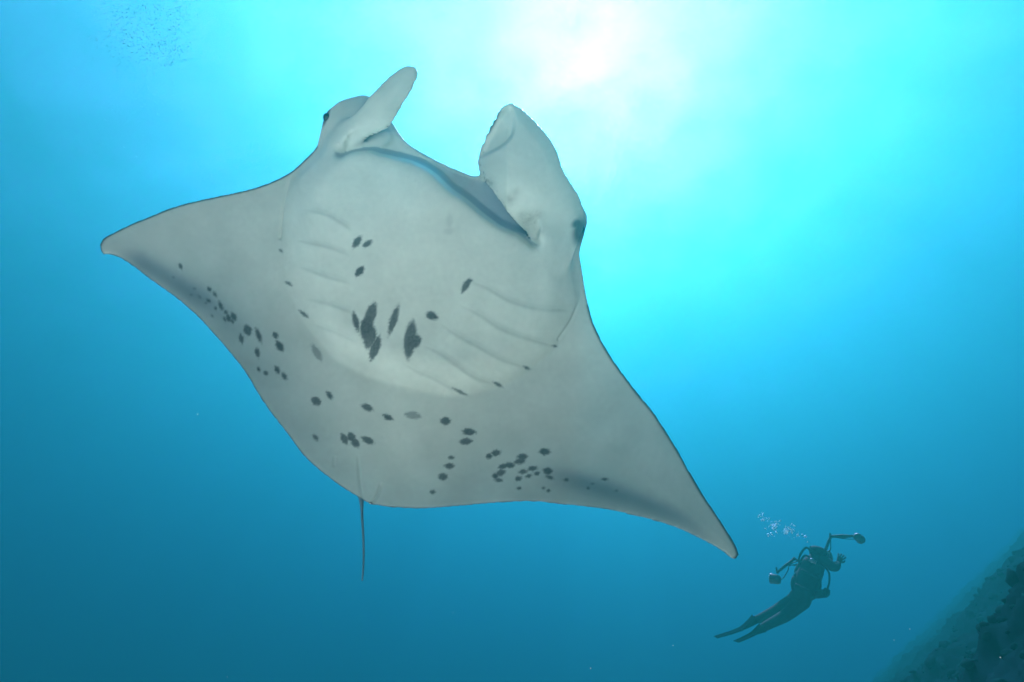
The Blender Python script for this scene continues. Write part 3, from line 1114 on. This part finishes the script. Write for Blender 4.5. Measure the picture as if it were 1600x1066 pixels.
# ------------------------------------------------------------------ the diver's camera with two strobes
def make_rig():
    c = dv(1284, 868, .52)
    root = empty('underwater_camera', c)
    black = material('housing_black', (0.02, 0.022, 0.025), 0.4, 0.5)
    arm_m = material('arm_metal', (0.004, 0.010, 0.014), 0.8, 0.1)
    head_m = material('strobe_shell', (0.012, 0.025, 0.03), 0.5, 0.3)
    glass = material('strobe_glass', (0.7, 0.72, 0.74), 0.1, 0.6)
    bm = bmesh.new()
    bmesh.ops.create_cube(bm, size=1)
    bmesh.ops.scale(bm, vec=(.22, .14, .18), verts=bm.verts)
    bmesh.ops.bevel(bm, geom=bm.edges[:], offset=.03, segments=3, affect='EDGES')
    me = bpy.data.meshes.new('housing')
    bm.to_mesh(me)
    bm.free()
    o = link('housing', me, black)
    o.location = c
    bpy.context.view_layer.update()
    o.parent = root
    o.matrix_parent_inverse = root.matrix_world.inverted()
    tube('lens_port', [c, c + VIEW * .12, c + VIEW * .16, c + VIEW * .19], [.06, .07, .085, .06], black, root, 18)
    for s_ in (-1, 1):
        g = c + Vector((s_ * .14, 0, 0))
        tube('grip', [g + Vector((0, 0, -.08)), g + Vector((s_ * .02, 0, 0)), g + Vector((0, 0, .08))], .016, black, root, 8)
        tube('tray', [c + Vector((0, 0, -.09)), g + Vector((0, 0, -.08))], .014, black, root, 8)

    def ball(p, r=.026):
        o = link('clamp', ico(r, 2), arm_m)
        o.location = p
        bpy.context.view_layer.update()
        o.parent = root
        o.matrix_parent_inverse = root.matrix_world.inverted()

    def strobe(p, aim, r=.05):
        aim = aim.normalized()
        prof = [(-.09, .018), (-.085, .038), (-.06, r), (.03, r * 1.05), (.06, r * 1.15), (.075, r * 1.1)]
        s = tube('strobe', [p + aim * a for a, q in prof], [q for a, q in prof], head_m, root, 18)
        tube('strobe_window', [p + aim * .072, p + aim * .082], [r * .95, r * .85], glass, s, 18)

    # right arm
    a0, a1, a2 = dv(1289, 862, .48), dv(1298, 838, .40), dv(1333, 838, .30)
    tube('strobe_arm', [a0, a0.lerp(a1, .5), a1], [.014, .018, .014], arm_m, root, 8)
    tube('strobe_arm', [a1, a1.lerp(a2, .3), a1.lerp(a2, .55), a1.lerp(a2, .8), a2], [.014, .02, .026, .018, .014], arm_m, root, 10)
    for p in (a0, a0.lerp(a1, .2), a1, a2):
        ball(p)
    tube('strobe_arm', [dv(1297, 838, .4), dv(1297, 833, .4)], .010, arm_m, root, 6)
    strobe(dv(1342, 841, .30), VIEW + Vector((.45, 0, -.35)))
    tube('sync_cord', [c, dv(1297, 860, .4), dv(1298, 848, .38), dv(1300, 840, .38), dv(1320, 842, .34), dv(1340, 843, .3)], .006, arm_m, root, 6, .03)
    # left arm
    b0, b1, b2 = dv(1258, 882, .40), dv(1241, 873, .34), dv(1215, 894, .24)
    tube('strobe_arm', [c + Vector((-.13, 0, 0)), b0, b1], [.014, .018, .014], arm_m, root, 8)
    tube('strobe_arm', [b1, b1.lerp(b2, .5), b2], [.014, .018, .014], arm_m, root, 8)
    tube('strobe_arm', [b1, dv(1234, 883, .3), dv(1246, 883, .33)], .014, arm_m, root, 8)
    tube('strobe_arm', [dv(1214, 893, .24), dv(1213, 886, .24)], .010, arm_m, root, 6)
    for p in (b0, b1, b2, dv(1234, 882, .3), dv(1246, 883, .33)):
        ball(p)
    strobe(dv(1211, 905, .24), VIEW * .5 + Vector((-.9, 0, .15)), .058)
    tube('sync_cord', [dv(1217, 907, .24), dv(1224, 903, .26), dv(1231, 892, .3), dv(1238, 880, .33), c], .006, arm_m, root, 6, .03)
    tag(root, 'black underwater camera with two strobes on long jointed arms', 'camera')


make_rig()


# ------------------------------------------------------------------ exhaled bubbles
def make_bubbles():
    bm = bmesh.new()
    clusters = [((1262, 847), 2, .3), ((1258, 839), 9, .8), ((1248, 836), 8, 1.2), ((1234, 827), 26, 2.2), ((1228, 831), 16, 2.4), ((1212, 819), 24, 2.4), ((1206, 823), 16, 2.4), ((1196, 812), 14, 1.8), ((1189, 806), 12, 1.2), ((1205, 836), 5, 1.5), ((1240, 841), 5, 1.5)]
    for (cx, cy), n, sp in clusters:
        for _ in range(n):
            p = dv(cx + random.gauss(0, sp * 2), cy + random.gauss(0, sp * 1.3), random.gauss(0, .12))
            r = random.choice((.004, .005, .006, .008, .011, .016)) * 1.25
            m = Matrix.Translation(p) @ Matrix.Rotation(random.random() * 3, 4, 'Y') @ Matrix.Diagonal((1.5, 1.1, .65, 1))
            bmesh.ops.create_icosphere(bm, subdivisions=1, radius=r, matrix=m)
    me = bpy.data.meshes.new('bubbles')
    bm.to_mesh(me)
    bm.free()
    m = bpy.data.materials.new('bubble_air')
    m.use_nodes = True
    b = m.node_tree.nodes['Principled BSDF']
    b.inputs['Base Color'].default_value = (.72, .95, 1, 1)
    b.inputs['Roughness'].default_value = .12
    b.inputs['Specular IOR Level'].default_value = 1.0
    o = link('bubbles', me, m)
    tag(o, 'trail of silvery air bubbles rising above the diver', 'bubbles', kind='stuff')


make_bubbles()


# ------------------------------------------------------------------ far shoal of little fish, upper left
def make_fish():
    v, f = [], []

    def fish(p, d, L):
        d = d.normalized()
        up = Vector((0, 0, 1))
        s = d.cross(up).normalized()
        up = s.cross(d)
        i = len(v)
        ring = [(.5, 0, 0), (.15, .14, .26), (-.25, .08, .15), (-.36, .02, .04)]
        v.append(p + d * L * .5)
        for a, w, h in ring[1:]:
            for x_, y_ in ((1, 0), (0, 1), (-1, 0), (0, -1)):
                v.append(p + d * L * a + s * L * w * x_ + up * L * h * y_)
        for j in range(4):
            k = (j + 1) % 4
            f.append((i, i + 1 + j, i + 1 + k))
            f.append((i + 1 + j, i + 5 + j, i + 5 + k, i + 1 + k))
            f.append((i + 5 + j, i + 9 + j, i + 9 + k, i + 5 + k))
        t = len(v)
        v.extend([p - d * L * .34, p - d * L * .56 + up * L * .15, p - d * L * .48, p - d * L * .56 - up * L * .15])
        f.append((t, t + 1, t + 2, t + 3))

    blobs = [((245, 20), 34, 22, 170), ((225, 75), 40, 20, 190), ((185, 50), 26, 24, 80), ((265, 85), 22, 16, 110), ((280, 25), 10, 16, 50),
             ((230, 130), 50, 22, 40), ((300, 150), 60, 25, 30), ((220, 200), 60, 30, 30), ((420, 250), 30, 16, 60), ((320, 275), 25, 14, 30), ((120, 230), 25, 10, 14)]
    for (cx, cy), sx, sy, n in blobs:
        for _ in range(int(n * 1.6)):
            p = at(random.gauss(cx, sx * .95), random.gauss(cy, sy * .95), random.uniform(16, 19))
            fish(p, Vector((random.gauss(-.3, .5), random.gauss(-.4, .5), random.gauss(-.5, .4))), random.choice((.03, .038, .044, .05)) * random.uniform(.8, 1.2))
    m = material('fish_scales', (0.02, 0.05, 0.07), 0.7, 0.2, 0.4, 20)
    o = pyd('fish_shoal', v, f, m)
    tag(o, 'loose shoal of tiny dark fish in pale water', 'fish', kind='stuff')


make_fish()


# ------------------------------------------------------------------ drifting specks in the water
def make_snow():
    bm = bmesh.new()
    for _ in range(12):
        px, py = random.uniform(0, 1600), random.uniform(350, 1066)
        p = at(px, py, random.uniform(1.2, 3.2))
        bmesh.ops.create_icosphere(bm, subdivisions=1, radius=random.uniform(.0008, .0016), matrix=Matrix.Translation(p))
    me = bpy.data.meshes.new('plankton')
    bm.to_mesh(me)
    bm.free()
    o = link('plankton', me, material('plankton', (.5, .5, .4), .7, .2))
    tag(o, 'tiny drifting plankton specks', 'plankton', kind='stuff')


make_snow()


# ------------------------------------------------------------------ coral and sponges on the near part of the reef
def make_coral():
    nrm = Vector(N_REEF)
    ball = ico(1.0, 2)
    bv = [v.co.copy() for v in ball.vertices]
    bf = [tuple(p.vertices) for p in ball.polygons]
    v, f = [], []
    for _ in range(1700):
        u, w = 3.6 + 11 * random.random() ** 1.3, random.uniform(0, 6)
        p = Vector(REEF_O + RU * u + RV * w + N_REEF * (reef_height(u, w)))
        if True:
            r = random.choice((.015, .02, .03, .04, .05, .07)) * random.uniform(.8, 1.2)
            sc = (r * random.uniform(.7, 1.3), r * random.uniform(.7, 1.3), r * random.uniform(.5, 1.2))
            k = len(v)
            for c in bv:
                q = Vector((c.x * sc[0], c.y * sc[1], c.z * sc[2]))
                v.append(p + q * (1 + .45 * noise.noise((p + q) * 9) + .5 * noise.noise((p + q) * 28)))
            f += [tuple(k + i for i in t) for t in bf]
        else:
            for _b in range(random.randint(5, 10)):
                d = (nrm + Vector((random.gauss(0, .5), random.gauss(0, .5), random.gauss(.3, .5)))).normalized()
                L = random.uniform(.06, .16)
                r = random.uniform(.02, .04)
                tv, tf = tube_geo([p, p + d * L * .6, p + d * L], [r, r * .8, r * .4], 6)
                k = len(v)
                v += tv
                f += [tuple(k + i for i in t) for t in tf]
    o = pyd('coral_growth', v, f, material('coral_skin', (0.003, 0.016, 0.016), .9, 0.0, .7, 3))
    tag(o, 'dark corals and sponges growing on the reef slope', 'coral', kind='stuff')


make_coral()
